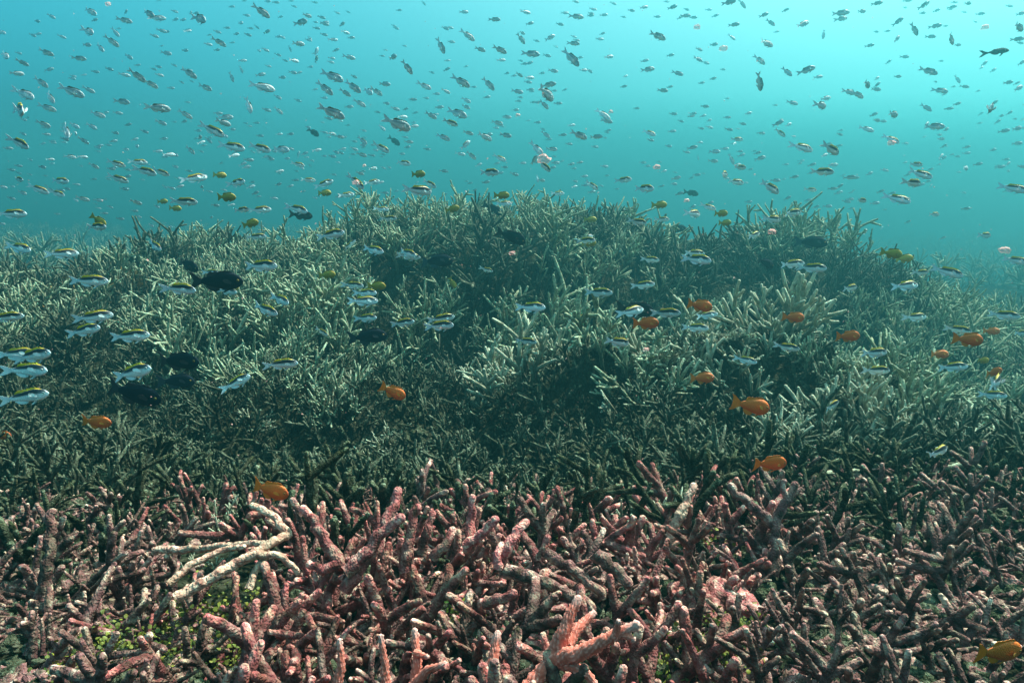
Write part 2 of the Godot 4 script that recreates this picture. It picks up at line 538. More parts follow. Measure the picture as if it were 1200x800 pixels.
var fish_proto := {}
func fish(called: String, kind: String, px: float, py: float, seen: float, tilt: float, size: float, most := 9.0) -> Node3D:
	var bend := rng.randi() % 5 if seen >= 15.0 else 0
	var key := kind + ("_whole%d" % bend if seen >= 15.0 else "_small")
	var o: Node3D
	if fish_proto.has(key):
		o = fish_proto[key].duplicate()
		o.name = numbered(called)
		add_child(o)
	else:
		var d := fish_meshes(kind, bend)
		if seen >= 15.0:
			o = base(called, Vector3.ZERO)
			for k in d:
				if k != "small": put(o, k, d[k], M.eye if k == "eye" else fish_skin(kind) if k == "body" else M.fin)
		else:
			o = put(self, called, d.small, fish_skin(kind))
		fish_proto[key] = o
	o.transform = fish_place(px, py, seen, tilt, size, most)
	o.set_meta("seen", Vector3(px, py, seen))
	o.set_meta("tilt", tilt)
	return o

# ---------------------------------------------------------------- corals

func slope(x: float, z: float) -> Vector3:
	var e := 0.06
	return Vector3(ground(x - e, z) - ground(x + e, z), 2 * e, ground(x, z - e) - ground(x, z + e)).normalized()

# axes with +y along dir, turned at random about it
func along(dir: Vector3, size: Vector3) -> Basis:
	var y := dir.normalized()
	var x := y.cross(Vector3(0.21, 0.3, 0.93)).normalized()
	return Basis(x, y, x.cross(y)) * Basis(Vector3.UP, rnd(0, TAU)) * Basis.from_scale(size)

func colony(called: String, p: Vector3, meshes: Array, n: int, spread: float, lean: float, size: float, mat: Material, heading := Vector3.ZERO, skirt: Material = null, loose := 0.32) -> Node3D:
	var o := base(called, p)
	var up := (slope(p.x, p.z) + Vector3.UP).normalized()
	put(o, "base", lumps[rng.randi() % lumps.size()], skirt if skirt else mat, Transform3D(along(up, Vector3(spread * rnd(0.6, 0.85), spread * 0.5, spread * rnd(0.6, 0.85))), Vector3(0, -0.012 - spread * 0.12, 0)))
	if rnd(0, 1) < 0.16 and not called.begins_with("finger"): size *= 1.35
	for k in n:
		var a := TAU * (k + rnd(0, 0.8)) / n * 2.4
		var d := spread * sqrt((k + 0.4) / n) * rnd(0.75, 1.1)
		var off := Vector3(cos(a) * d, 0, sin(a) * d)
		off.y = (ground(p.x + off.x, p.z + off.z) - p.y) - 0.012 + spread * 0.25 * (1.0 - d / spread)
		var dir := up + Vector3(cos(a), 0, sin(a)) * lean * d / spread + Vector3(rnd(-1, 1), rnd(-0.3, 0.4), rnd(-1, 1)) * loose + heading
		var g := size * rnd(0.72, 1.2)
		var w := g * rnd(0.85, 1.12)
		put(o, "branch", meshes[rng.randi() % meshes.size()], mat, Transform3D(along(dir, Vector3(w, g, w)), off))
	return o

var lumps := []
var thick_fingers := []
var knobby_fingers := []
var stag_mid := []
var stag_far := []
var stag_fine := []

# one coral of branches traced one by one: each path is [pixel x, pixel y, height over the seabed there or distance], laid out at its own distance
func traced(called: String, paths: Array, mat: Material, low: Color, tip: Color, beads := 0.0) -> Node3D:
	var o: Node3D
	for path in paths:
		var r: float = path[0] * (0.84 if beads == 0.0 else 0.76)
		var pts := PackedVector3Array()
		for k in range(1, path.size()): pts.append(at(path[k][0], path[k][1], path[k][2]))
		if o == null: o = base(called, pts[0])
		var curve := Curve3D.new()
		for k in pts.size():
			var h := (pts[mini(k + 1, pts.size() - 1)] - pts[maxi(k - 1, 0)]) / 6.0
			curve.add_point(pts[k] - o.position, -h, h)
		var step := 0.0022 if beads > 0.0 else 0.0035
		var long := curve.get_baked_length()
		var fine := PackedVector3Array()
		var n := maxi(6, int(long / step))
		for k in n + 1:
			var q := curve.sample_baked(long * k / n)
			var wob := Vector3(noise.get_noise_2d(k * 9.0, r * 1e5), noise.get_noise_2d(k * 9.0, r * 1e5 + 50.0), 0.0) * r * 0.6
			fine.append(q + (wob if beads == 0.0 else wob * 0.3))
		var m := Shape.new()
		stem(m, fine, r * 1.1, r * (0.45 if beads > 0.0 else 0.7), 22 if beads > 0.0 else 16, 0.1 if beads > 0.0 else 0.2, 6500.0, low, tip, 0.16 if beads > 0.0 else 0.2, beads, 0.0 if beads > 0.0 else 0.12)
		put(o, "branch", m.mesh(), mat)
	return o

# ---------------------------------------------------------------- labels from where things stand in the picture

const COLUMNS := ["at far left", "on the left", "left of centre", "centrally left", "centrally right", "right of centre", "on the right", "at far right"]

func column(px: float) -> String:
	return COLUMNS[clampi(int(px / 150.0), 0, 7)]

const RANK := ["first", "second", "third", "fourth", "fifth", "sixth", "seventh", "eighth", "ninth", "tenth", "eleventh", "twelfth", "thirteenth", "fourteenth", "fifteenth", "sixteenth", "seventeenth", "eighteenth", "nineteenth", "twentieth"]

# things of one look in one cell of the picture, told apart by their order from the left
func label_all(kind: String, category: String, group: String, rows: Array) -> void:
	var cells := {}
	for e in lists.get(kind, []):
		var p: Vector2 = e[1]
		var row := ""
		for r in rows:
			if p.y < r[0]:
				row = r[1]
				break
		var key: String = e[2] + "|" + row + " " + column(p.x)
		if not cells.has(key): cells[key] = []
		cells[key].append(e)
	for key: String in cells:
		var same: Array = cells[key]
		same.sort_custom(func(a, b): return a[1].x < b[1].x)
		var words := key.split("|")
		for i in same.size():
			var rank := "" if same.size() == 1 else "%s from left " % RANK[mini(i, 19)]
			tag(same[i][0], words[0] + " " + rank + words[1], category, group)

func keep(kind: String, o: Node3D, p: Vector2, look: String) -> void:
	if not lists.has(kind): lists[kind] = []
	lists[kind].append([o, p, look])

# ---------------------------------------------------------------- the school, tile by tile: x, y (in a tile enlarged 5.715 times), length, tilt of the nose

const SCHOOL := {
	"0,0": [340,108,60,30, 600,75,110,30, 830,135,100,15, 990,90,110,25, 1050,122,110,5, 15,215,60,30, 590,210,110,20, 770,215,80,45, 745,275,100,45, 670,320,80,45, 580,300,70,10, 305,350,90,20, 30,370,100,25, 120,355,40,20, 145,418,60,40, 525,390,90,5, 1110,355,80,10, 635,480,50,10, 730,462,60,20, 915,505,110,48, 1005,560,90,30, 1025,462,40,20, 270,550,110,38, 330,650,110,48, 475,610,170,28, 590,600,80,30, 160,630,160,20, 130,735,170,15, 310,720,110,25, 815,680,110,5, 1050,722,130,10, 650,765,100,25, 480,525,50,10, 830,500,70,15, 325,465,70,-10, 215,235,50,25, 1080,205,60,20, 860,380,70,30],
	"200,0": [190,125,130,20, 80,132,50,0, 605,75,100,35, 505,102,50,10, 320,280,90,35, 310,212,50,20, 870,150,100,-5, 1030,150,60,0, 975,188,50,10, 720,245,50,5, 855,292,60,5, 1085,265,60,0, 515,232,50,20, 575,180,40,40, 797,325,40,70, 975,345,60,-80, 975,395,50,-60, 470,465,50,75, 405,515,70,65, 120,490,110,35, 230,585,100,20, 815,485,60,15, 600,500,60,-10, 745,518,55,5, 610,582,150,10, 1080,510,160,25, 1030,590,130,35, 1075,750,170,30, 520,705,110,70, 715,650,60,30, 850,672,50,25, 720,740,70,40, 95,765,90,35, 365,785,100,5, 1025,655,50,5, 825,405,50,10, 765,405,40,20, 640,735,60,15, 70,550,40,30, 110,685,40,10, 1070,415,50,20, 930,255,40,40],
	"400,0": [1025,130,80,5, 845,235,110,40, 930,330,70,15, 1060,332,100,20, 1070,402,60,-5, 665,305,110,60, 440,450,100,50, 345,382,60,-5, 50,382,80,15, 75,580,130,32, 180,612,80,30, 235,612,90,40, 25,620,80,35, 120,690,90,30, 50,715,60,-5, 290,562,80,10, 555,575,100,20, 800,545,130,32, 985,562,110,45, 885,582,40,0, 635,628,50,5, 835,670,70,25, 835,715,60,25, 775,758,140,25, 655,718,60,0, 600,772,80,25, 360,728,60,20, 410,782,60,0, 300,692,50,10, 725,185,50,10, 710,405,40,0, 605,485,40,20, 735,280,50,5, 820,80,60,0, 700,610,60,20, 65,252,45,0, 385,68,40,0, 550,20,40,50, 1110,785,60,0],
	"600,0": [90,80,70,10, 430,110,100,5, 615,100,55,-5, 885,48,60,-10, 1075,48,55,-5, 1130,115,50,-30, 120,157,55,-15, 60,258,80,50, 255,252,75,-30, 410,290,85,5, 125,360,120,5, 235,372,55,15, 395,385,150,45, 650,380,65,-10, 975,240,120,22, 275,474,65,10, 117,520,65,-5, 50,500,50,30, 245,568,100,-8, 225,625,130,30, 215,700,80,40, 520,475,45,40, 910,465,95,-5, 1110,490,80,20, 1010,605,75,0, 1080,762,55,5, 610,765,120,40, 35,612,80,10, 605,225,40,-20, 200,490,40,0, 455,385,40,0],
	"800,0": [20,105,70,-5, 310,15,80,-8, 400,25,75,45, 545,100,70,-20, 590,150,70,35, 345,165,75,-10, 330,248,60,40, 805,162,100,-18, 560,290,115,12, 515,400,95,42, 945,230,60,100, 1060,88,110,-5, 1065,125,90,-10, 105,395,70,20, 155,420,55,15, 205,525,45,-10, 700,480,80,50, 830,470,120,-15, 515,545,120,75, 910,515,65,-10, 960,658,80,-10, 930,705,100,10, 735,688,80,10, 150,712,55,5, 1115,615,100,12, 630,212,40,-10, 175,65,45,0, 690,68,45,-20, 220,105,45,-20, 210,298,40,10, 270,465,40,0, 300,660,30,-10],
	"1000,0": [160,22,75,-8, 60,75,70,-10, 475,35,85,-30, 300,145,80,-38, 410,195,95,50, 550,175,70,-10, 655,258,100,45, 295,260,65,-38, 770,22,60,-5, 1110,180,110,20, 1100,262,80,-5, 505,475,110,20, 95,565,75,30, 155,598,70,0, 30,632,100,25, 300,512,55,0, 700,530,60,60, 580,605,90,15, 1040,552,70,-5, 920,720,120,5, 490,720,75,35, 270,765,100,5, 1110,590,80,-20, 880,425,55,-35, 520,245,70,0, 230,208,40,-10, 160,525,45,-30, 590,408,35,0, 345,380,40,10, 155,212,40,0, 560,70,50,-20, 110,305,50,-10, 940,470,50,-25, 1130,420,60,-30, 1125,90,70,-15],
	"0,140": [285,28,80,20, 125,155,160,22, 440,80,130,40, 495,40,80,30, 610,45,80,25, 555,140,80,35, 625,310,70,35, 775,295,100,25, 785,395,120,22, 920,285,110,5, 970,345,150,20, 1075,352,100,25, 395,410,130,10, 250,465,130,30, 380,495,110,15, 625,400,40,0, 550,530,80,20, 75,632,180,2, 645,718,150,3, 145,490,70,20, 830,465,60,10, 350,155,45,10, 465,250,70,10, 280,318,60,10, 150,95,50,20, 120,400,90,10, 770,90,50,20, 965,80,60,15, 650,185,50,10, 655,540,60,5, 430,130,60,15, 120,310,50,5, 345,295,40,5, 1075,20,80,20, 1130,235,60,0, 550,250,50,10, 840,200,50,10, 740,330,50,5],
	"200,140": [275,70,170,28, 250,138,60,35, 405,182,180,10, 595,190,150,15, 735,200,130,8, 130,205,80,35, 25,235,60,15, 150,395,150,-8, 440,425,130,-10, 85,550,160,2, 595,605,140,2, 475,605,110,-5, 845,600,150,10, 1025,432,130,-15, 850,300,90,15, 570,785,120,-2, 1075,770,180,-5, 520,270,60,10, 350,20,70,30, 1130,515,60,-10, 855,235,45,-80, 370,755,50,60, 800,98,50,-5, 725,98,45,0, 1130,115,60,15, 1075,95,50,10, 720,435,50,-20, 120,345,40,20, 920,405,90,5, 1025,245,40,0, 180,75,50,0, 410,65,50,10],
	"400,140": [375,30,160,18, 485,45,60,0, 730,20,100,20, 270,55,60,40, 140,140,80,35, 265,188,120,30, 680,118,100,22, 850,90,70,20, 960,115,100,25, 1045,22,80,20, 1100,105,80,15, 830,170,80,-40, 870,240,80,40, 795,230,70,15, 135,235,70,20, 415,290,100,15, 1060,258,90,22, 990,355,130,0, 95,415,140,38, 205,420,100,-5, 30,505,100,0, 510,475,170,12, 590,430,100,28, 265,600,100,3, 315,662,110,0, 20,765,60,5, 1090,562,100,5, 685,345,60,10, 440,185,45,0, 450,150,60,10],
	"600,140": [635,10,80,15, 450,105,115,18, 565,115,80,0, 920,88,90,25, 165,195,120,45, 265,198,75,5, 70,292,50,0, 215,310,110,40, 15,365,60,15, 150,270,70,-60, 305,495,90,5, 535,440,100,38, 745,405,110,-3, 885,462,110,5, 555,182,50,5, 225,100,70,40, 205,65,40,20, 290,290,60,0, 840,685,130,10, 1005,668,100,5, 505,785,80,0, 1100,392,60,-10, 700,465,35,0, 490,440,50,0, 170,395,50,80],
	"800,140": [365,132,85,5, 655,88,85,40, 640,25,70,-25, 800,185,160,20, 1000,200,140,20, 65,188,70,-10, 105,255,35,80, 205,278,65,0, 328,265,75,60, 520,260,75,-20, 385,320,95,3, 275,365,85,10, 355,418,120,3, 590,455,150,28, 935,350,120,3, 1010,305,70,-10, 860,470,85,5, 170,585,100,20, 75,630,110,15, 605,668,130,8, 735,625,145,3, 1120,388,80,-5, 215,215,60,0, 480,775,100,-10],
	"1000,140": [90,62,90,25, 255,130,110,25, 545,48,125,5, 420,300,95,5, 450,365,150,15, 400,425,145,10, 290,530,160,12, 55,540,90,15, 145,560,60,0, 755,325,70,3, 545,635,85,5, 1070,460,150,18, 1100,60,80,-5, 1100,160,70,-5, 590,130,60,0, 625,180,30,0, 15,390,50,-5, 885,775,110,0, 710,352,40,0, 660,235,40,-5, 760,225,50,-5, 970,312,45,0, 1130,315,60,5, 160,5,60,0, 350,160,50,0, 740,490,40,5, 1040,345,40,0, 760,185,50,-10]}
# the same over the reef, in tiles enlarged three times
const REEF_SCHOOL := {
	"0,280": [65,32,100,8, 215,52,90,0, 540,22,70,25, 310,148,120,0, 630,175,120,0, 740,118,60,0, 795,183,80,5, 915,95,120,0, 985,213,75,10, 930,248,100,18, 20,275,100,2, 325,275,110,-3, 295,322,120,-12, 455,342,130,0, 55,405,130,-5, 115,410,140,-8, 90,462,150,-3, 465,470,150,-12, 85,555,150,-3, 830,505,110,-28, 985,440,110,-3, 1130,325,50,25],
	"400,280": [110,38,80,8, 230,50,70,10, 235,60,80,10, 510,108,45,20, 40,162,75,0, 85,190,80,0, 75,218,100,3, 85,278,80,-3, 215,295,85,-8, 350,280,90,-8, 345,305,100,-10, 665,240,100,-5, 835,278,70,5, 650,358,70,10, 905,188,90,-3, 1085,72,60,0, 1060,162,80,-5, 1020,255,90,-5, 1140,260,95,-8, 970,362,90,12, 860,5,60,0, 30,20,50,-40],
	"800,280": [40,50,80,5, 50,72,80,0, 385,88,90,3, 455,102,90,-3, 590,172,65,5, 85,268,80,-3, 45,312,80,-3, 365,380,80,3, 170,425,70,0, 220,425,75,8, 675,400,100,3, 680,462,100,3, 525,585,70,-5, 360,655,60,-50, 785,165,100,3, 840,118,60,-3, 930,115,90,20, 820,275,85,-3, 968,318,75,3, 950,450,100,-3, 1105,505,95,5, 1090,548,80,0, 940,705,90,3, 900,750,100,-5, 1130,268,75,5, 1170,75,80,10, 1190,330,60,0]}
const ORANGE_FISH := [316,575,45,8, 881,476,44,12, 902,543,42,3, 460,459,32,25, 820,358,30,15, 823,443,28,-3, 112,495,33,10, 1135,398,34,0, 1171,764,62,6, 994,394,28,0, 930,372,26,8, 757,379,30,-3, 1101,415,22,0, 1165,436,22,-10, 1162,388,18,0, 1168,476,15,80, 3,510,22,0]
const YELLOW_FISH := [441,335,22,5, 1045,297,24,5, 1060,303,20,-5, 265,231,22,0, 293,262,20,-10, 257,205,15,10, 115,258,20,40, 530,331,14,60, 690,285,17,0, 773,240,18,0, 845,250,17,3, 850,261,15,0, 490,204,17,0, 530,245,17,-10, 692,257,15,0, 380,226,16,0, 270,338,18,0, 588,229,18,0, 383,322,20,0, 843,377,16,0, 190,236,12,0, 205,244,14,10, 1152,422,17,5]
const DARK_FISH := [155,462,66,10, 207,424,55,2, 253,330,58,0, 219,311,32,20, 352,252,28,10, 598,277,38,20, 577,245,26,25, 430,395,46,0, 951,284,36,5, 875,367,36,5, 922,413,42,-15, 795,268,22,5, 897,308,26,20, 367,155,16,35, 462,165,16,40, 810,226,16,15, 744,363,46,3, 511,306,40,0, 207,447,44,-3]

func _ready() -> void:
	rng.seed = 7
	noise.seed = 3
	noise.frequency = 0.02
	noise.fractal_octaves = 3

	var cam := Camera3D.new()
	cam.name = "camera"
	cam.fov = FOV
	cam.near = 0.02
	cam.far = 400.0
	cam.position = Vector3(0, EYE, 0)
	cam.rotation_degrees = Vector3(-PITCH, 0, 0)
	add_child(cam)

	var sky_material := ProceduralSkyMaterial.new()
	sky_material.sky_top_color = Color(0.28, 0.68, 0.78)
	sky_material.sky_horizon_color = Color(0.1, 0.48, 0.56)
	sky_material.sky_curve = 0.14
	sky_material.ground_bottom_color = Color(0.02, 0.12, 0.14)
	sky_material.ground_horizon_color = Color(0.06, 0.36, 0.4)
	sky_material.sun_angle_max = 85.0
	sky_material.sun_curve = 0.6
	var e := Environment.new()
	e.background_mode = Environment.BG_SKY
	e.sky = Sky.new()
	e.sky.sky_material = sky_material
	e.background_energy_multiplier = 0.55
	e.tonemap_mode = Environment.TONE_MAPPER_LINEAR
	e.tonemap_exposure = 3.2
	e.sdfgi_enabled = true
	e.ssao_enabled = true
	e.ssil_enabled = true
	e.volumetric_fog_enabled = true
	e.volumetric_fog_density = 0.068
	e.volumetric_fog_albedo = Color(0.42, 0.9, 0.94)
	e.volumetric_fog_anisotropy = 0.83
	var world := WorldEnvironment.new()
	world.name = "world_environment"
	world.environment = e
	add_child(world)

	var sun := DirectionalLight3D.new()
	sun.name = "sun"
	sun.light_energy = 1.6
	sun.light_color = Color(0.97, 1.0, 0.94)
	sun.light_angular_distance = 0.5
	sun.shadow_enabled = true
	add_child(sun)
	var high := deg_to_rad(54.0)
	var bearing := deg_to_rad(47.0)
	sun.look_at_from_position(Vector3.ZERO, -Vector3(sin(bearing) * cos(high), sin(high), -cos(bearing) * cos(high)))

	make_materials()
	build_seabed()
	build_branches()
	build_foreground()
	build_reef()
	build_fish()

func build_seabed() -> void:
	var m := Shape.new()
	var n := 300
	for i in n + 1:
		var u := 2.0 * i / n - 1.0
		var x := 60.0 * sinh(7.0 * u) / sinh(7.0)
		for j in n + 1:
			var w := 2.0 * j / n - 1.0
			var z := -1.6 + 60.0 * sinh(7.0 * w) / sinh(7.0)
			m.v.append(Vector3(x, ground(x, z), z))
			m.c.append(Color.WHITE)
	for i in n:
		for j in n:
			var a := i * (n + 1) + j
			m.f.append_array([a, a + n + 1, a + 1, a + 1, a + n + 1, a + n + 2])
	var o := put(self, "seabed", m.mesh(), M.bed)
	tag(o, "dark olive seabed of dead coral and turf under the whole reef", "seabed", "", "structure")

func build_branches() -> void:
	for v in 7: lumps.append(lump_mesh(v, 0.8))
	for v in 16: thick_fingers.append(finger_mesh(v, 14, 30, 0.3))
	for v in 10: knobby_fingers.append(finger_mesh(30 + v, 12, 22, 0.42))
	for v in 14: stag_mid.append(staghorn_mesh(v, 0.15, 0.0056, 8, 12, 4 + v % 4))
	for v in 10: stag_fine.append(staghorn_mesh(40 + v, 0.13, 0.0045, 7, 10, 5 + v % 4))
	for v in 10: stag_far.append(staghorn_mesh(80 + v, 0.19, 0.0055, 7, 10, 5 + v % 5))
	rng.seed = 77

func build_foreground() -> void:
	var cream := Color(1.35, 1.25, 1.15)
	var plain := Color(0.62, 0.58, 0.58)
	var o := traced("broken_coral_branch", [
		[0.0068, [203, 702, 0.80], [255, 672, 0.82], [318, 636, 0.86], [337, 627, 0.88], [322, 607, 0.9], [296, 592, 0.92]],
		[0.0056, [180, 645, 0.93], [235, 643, 0.92], [290, 637, 0.89], [322, 636, 0.87]],
		[0.0056, [268, 664, 0.83], [300, 648, 0.84], [330, 652, 0.85], [350, 672, 0.86]],
		[0.005, [196, 684, 0.84], [226, 660, 0.86], [262, 644, 0.88], [285, 640, 0.88]],
		[0.005, [290, 690, 0.83], [298, 668, 0.84], [312, 652, 0.85]]], M.cream, Color(0.85, 0.78, 0.76), Color(1.05, 1.0, 0.96))
	tag(o, "pale cream sprawling coral branch bent like a hand on the left of the rubble", "coral", "dead finger corals in front")
	o = traced("finger_coral", [[0.0085, [48, 700, 0.86], [57, 655, 0.87], [60, 600, 0.89]], [0.0065, [56, 660, 0.87], [70, 645, 0.88], [82, 632, 0.88]]], M.mauve, plain, cream)
	tag(o, "upright purple-brown finger coral with one short fork at the far left", "coral", "dead finger corals in front")
	o = traced("finger_coral", [[0.0088, [402, 668, 0.86], [385, 640, 0.87], [368, 612, 0.88], [356, 597, 0.89]], [0.007, [398, 662, 0.86], [376, 668, 0.85], [362, 660, 0.86]]], M.pink, plain, cream)
	tag(o, "pink finger coral leaning up to the left beside the pale sprawling branch", "coral", "dead finger corals in front")
	o = traced("finger_coral", [
		[0.0085, [405, 690, 0.84], [430, 655, 0.86], [452, 612, 0.88], [466, 577, 0.9]],
		[0.009, [406, 672, 0.84], [430, 645, 0.85], [452, 620, 0.86], [470, 607, 0.86]],
		[0.008, [476, 668, 0.86], [480, 630, 0.87], [488, 595, 0.88]],
		[0.0068, [492, 650, 0.87], [499, 625, 0.87], [506, 602, 0.88]],
		[0.007, [505, 655, 0.85], [520, 640, 0.85], [530, 620, 0.86]]], M.pink, plain, cream)
	tag(o, "pink finger coral with five leaning stubs, the tallest of the ridge", "coral", "dead finger corals in front")
	o = traced("finger_coral", [
		[0.0078, [542, 642, 0.86], [558, 632, 0.86], [580, 610, 0.86]],
		[0.0068, [549, 630, 0.87], [553, 605, 0.88], [553, 582, 0.88]],
		[0.008, [586, 660, 0.84], [596, 640, 0.84], [606, 622, 0.85], [618, 611, 0.86]],
		[0.0065, [585, 668, 0.83], [583, 650, 0.83], [588, 640, 0.84]]], M.pink, Color(0.95, 0.85, 0.85), cream)
	tag(o, "pink finger coral forking to the right near the middle of the rubble ridge", "coral", "dead finger corals in front")
	o = traced("broken_coral_branch", [[0.009, [592, 668, 0.83], [630, 680, 0.82], [672, 698, 0.81], [695, 712, 0.8]], [0.0075, [640, 648, 0.86], [668, 664, 0.84], [700, 690, 0.82], [708, 700, 0.82]],
		[0.009, [699, 648, 0.84], [720, 668, 0.83], [737, 684, 0.82]]], M.mauve, Color(0.75, 0.72, 0.7), Color(0.9, 0.88, 0.82))
	tag(o, "fallen brown coral branches sloping down to the right behind the live orange coral", "coral", "dead finger corals in front")
	o = traced("broken_coral_branch", [[0.0075, [568, 706, 0.78], [584, 702, 0.77], [602, 697, 0.765]]], M.pink, plain, cream)
	tag(o, "short broken coral stub lying flat with its cut end to the right", "coral", "dead finger corals in front")
	# the live coral at the lower edge, its corallites in rows
	var flesh := Color(0.74, 0.17, 0.115)
	var white := Color(0.78, 0.4, 0.34)
	o = traced("live_staghorn_coral", [
		[0.0105, [618, 812, 0.642], [640, 780, 0.651], [652, 766, 0.656]],
		[0.0095, [648, 772, 0.651], [660, 742, 0.651], [670, 715, 0.656], [679, 701, 0.660]],
		[0.0075, [664, 755, 0.670], [678, 735, 0.679], [696, 718, 0.688]],
		[0.0095, [646, 772, 0.651], [675, 767, 0.637], [710, 750, 0.628], [747, 731, 0.623]],
		[0.0045, [722, 744, 0.625], [724, 734, 0.621], [725, 728, 0.618]],
		[0.0045, [727, 742, 0.625], [738, 746, 0.621], [743, 750, 0.618]],
		[0.0075, [652, 776, 0.651], [668, 778, 0.642], [690, 792, 0.632], [700, 806, 0.628]]], M.live, flesh, white, 0.0013)
	tag(o, "live orange-pink beaded coral with five white-tipped arms like a starfish at the lower edge", "coral", "live pink corals")
	o = traced("live_staghorn_coral", [[0.007, [485, 812, 0.68], [489, 775, 0.69], [486, 738, 0.70]], [0.006, [478, 812, 0.675], [500, 785, 0.67], [522, 778, 0.665]], [0.004, [487, 765, 0.69], [496, 768, 0.685], [501, 770, 0.68]]], M.live, flesh, white, 0.0011)
	tag(o, "live pink coral with pale knobbed tip, left of the starfish-shaped one at the lower edge", "coral", "live pink corals")
	o = traced("live_staghorn_coral", [[0.0085, [566, 815, 0.66], [577, 775, 0.67], [583, 742, 0.68]]], M.live, flesh * 0.9, white, 0.0012)
	tag(o, "single upright beaded pink coral arm with white tip next to the starfish-shaped coral", "coral", "live pink corals")
	o = traced("live_staghorn_coral", [[0.0055, [452, 812, 0.66], [451, 780, 0.665], [446, 745, 0.67]], [0.006, [392, 815, 0.66], [400, 780, 0.665], [398, 750, 0.67]]], M.live, flesh * 0.8, white, 0.001)
	tag(o, "pair of thin upright beaded pink coral arms at the lower edge left of centre", "coral", "live pink corals")
	o = traced("finger_coral", [[0.0085, [908, 672, 0.96], [909, 640, 0.97], [907, 612, 0.98]], [0.008, [908, 614, 0.98], [885, 595, 0.98], [855, 570, 0.99]], [0.008, [909, 612, 0.98], [920, 592, 0.98], [932, 569, 0.98]], [0.0055, [925, 584, 0.98], [918, 574, 0.98], [919, 564, 0.98]]], M.mauve, plain, cream)
	tag(o, "dark Y-shaped finger coral standing up right of centre", "coral", "dead finger corals in front")
	o = traced("pale_finger_coral", [[0.0075, [783, 632, 1.0], [796, 605, 1.0], [814, 570, 1.02]], [0.006, [790, 618, 1.0], [800, 604, 1.0], [806, 588, 1.01]]], M.cream, Color(0.8, 0.75, 0.72), Color(1.2, 1.2, 1.15))
	tag(o, "pale pinkish coral finger with light tip beside the white sprig", "coral", "dead finger corals in front")
	for spot in [[768, 612, 0.5, 12], [800, 640, 0.3, 7], [279, 606, 0.36, 8], [252, 622, 0.3, 7], [528, 608, 0.36, 8], [236, 655, 0.26, 6], [388, 466, 0.8, 10], [412, 448, 0.75, 9], [925, 518, 0.75, 10], [965, 520, 0.7, 9], [300, 490, 0.5, 7], [560, 452, 1.1, 12], [600, 440, 0.9, 10], [780, 425, 0.95, 11], [835, 402, 0.9, 10], [1010, 480, 0.8, 10], [1080, 500, 0.8, 10], [450, 520, 0.6, 9], [745, 470, 0.8, 9], [1150, 520, 0.7, 9]]:
		var p := on_ground(spot[0], spot[1] + 14)
		o = colony("white_staghorn_coral", p, stag_fine, spot[3], 0.02 + 0.04 * spot[2], 0.9, spot[2], M.pale_stag, Vector3.ZERO, M.dark_stag)
		keep("sprig", o, Vector2(spot[0], spot[1]), "small white-tipped coral sprig")
	# thin arching branches at the right
	for a in [[[1082, 572], [1110, 548], [1135, 543], [1160, 550], [1185, 568]], [[1090, 590], [1135, 592], [1170, 585], [1200, 582]], [[1080, 553], [1092, 568], [1096, 580]], [[960, 556], [1000, 552], [1050, 556]], [[1155, 560], [1172, 580], [1190, 602]]]:
		var path := [0.0062]
		var d: float = 1.42 - 0.0009 * (a[0][1] - 550)
		for q in a: path.append([q[0], q[1], d + 0.02 * sin(q[0])])
		o = traced("arching_coral_branch", [path], M.pale_stag, Color(0.75, 0.75, 0.7), Color(1.1, 1.1, 1.0))
		keep("arch", o, Vector2(a[0][0], a[0][1]), "thin pale arching coral branch")
	# encrusting pink knobs
	for spot in [[812, 722, 0.03], [848, 722, 0.026], [866, 730, 0.022], [828, 735, 0.024]]:
		var p := on_ground(spot[0], spot[1])
		o = put(self, "coralline_knob", lumps[spot[0] % 7], M.pink, Transform3D(along(Vector3.UP, Vector3.ONE * spot[2]), p + Vector3(0, 0.02, 0)))
		keep("knob", o, Vector2(spot[0], spot[1]), "rounded pale pink coralline knob")
	# leafy green alga between the fingers
	for spot in [[262, 735, 0.06], [170, 790, 0.06], [240, 775, 0.05], [300, 785, 0.045], [140, 765, 0.045], [200, 740, 0.04], [95, 790, 0.04], [545, 740, 0.03], [760, 790, 0.045], [860, 760, 0.045], [820, 650, 0.05], [830, 780, 0.05], [660, 640, 0.03]]:
		var p := on_ground(spot[0], spot[1])
		var m := Shape.new()
		for k in 380:
			var q: Vector3 = Vector3(rnd(-1, 1), rnd(-0.1, 0.9), rnd(-1, 1)) * spot[2] * pow(rnd(0.1, 1), 0.5)
			var b := along(Vector3(rnd(-1, 1), rnd(0.2, 1), rnd(-1, 1)), Vector3.ONE * rnd(0.0014, 0.003))
			var c := Color(0.22, 0.21, 0.03).lerp(Color(0.07, 0.085, 0.02), rnd(0, 1))
			var first := m.v.size()
			for i in 6:
				m.v.append(q + b * Vector3(cos(TAU * i / 6), 0.25 * cos(TAU * i / 3), sin(TAU * i / 6)))
				m.c.append(c)
			for i in 4: m.f.append_array([first, first + i + 1, first + i + 2])
		o = base("leafy_alga", p)
		put(o, "foliage", m.mesh(), M.leaf)
		keep("alga", o, Vector2(spot[0], spot[1]), "tuft of yellow-green alga leaves")
	# the rest of the ridge
	var placed := []
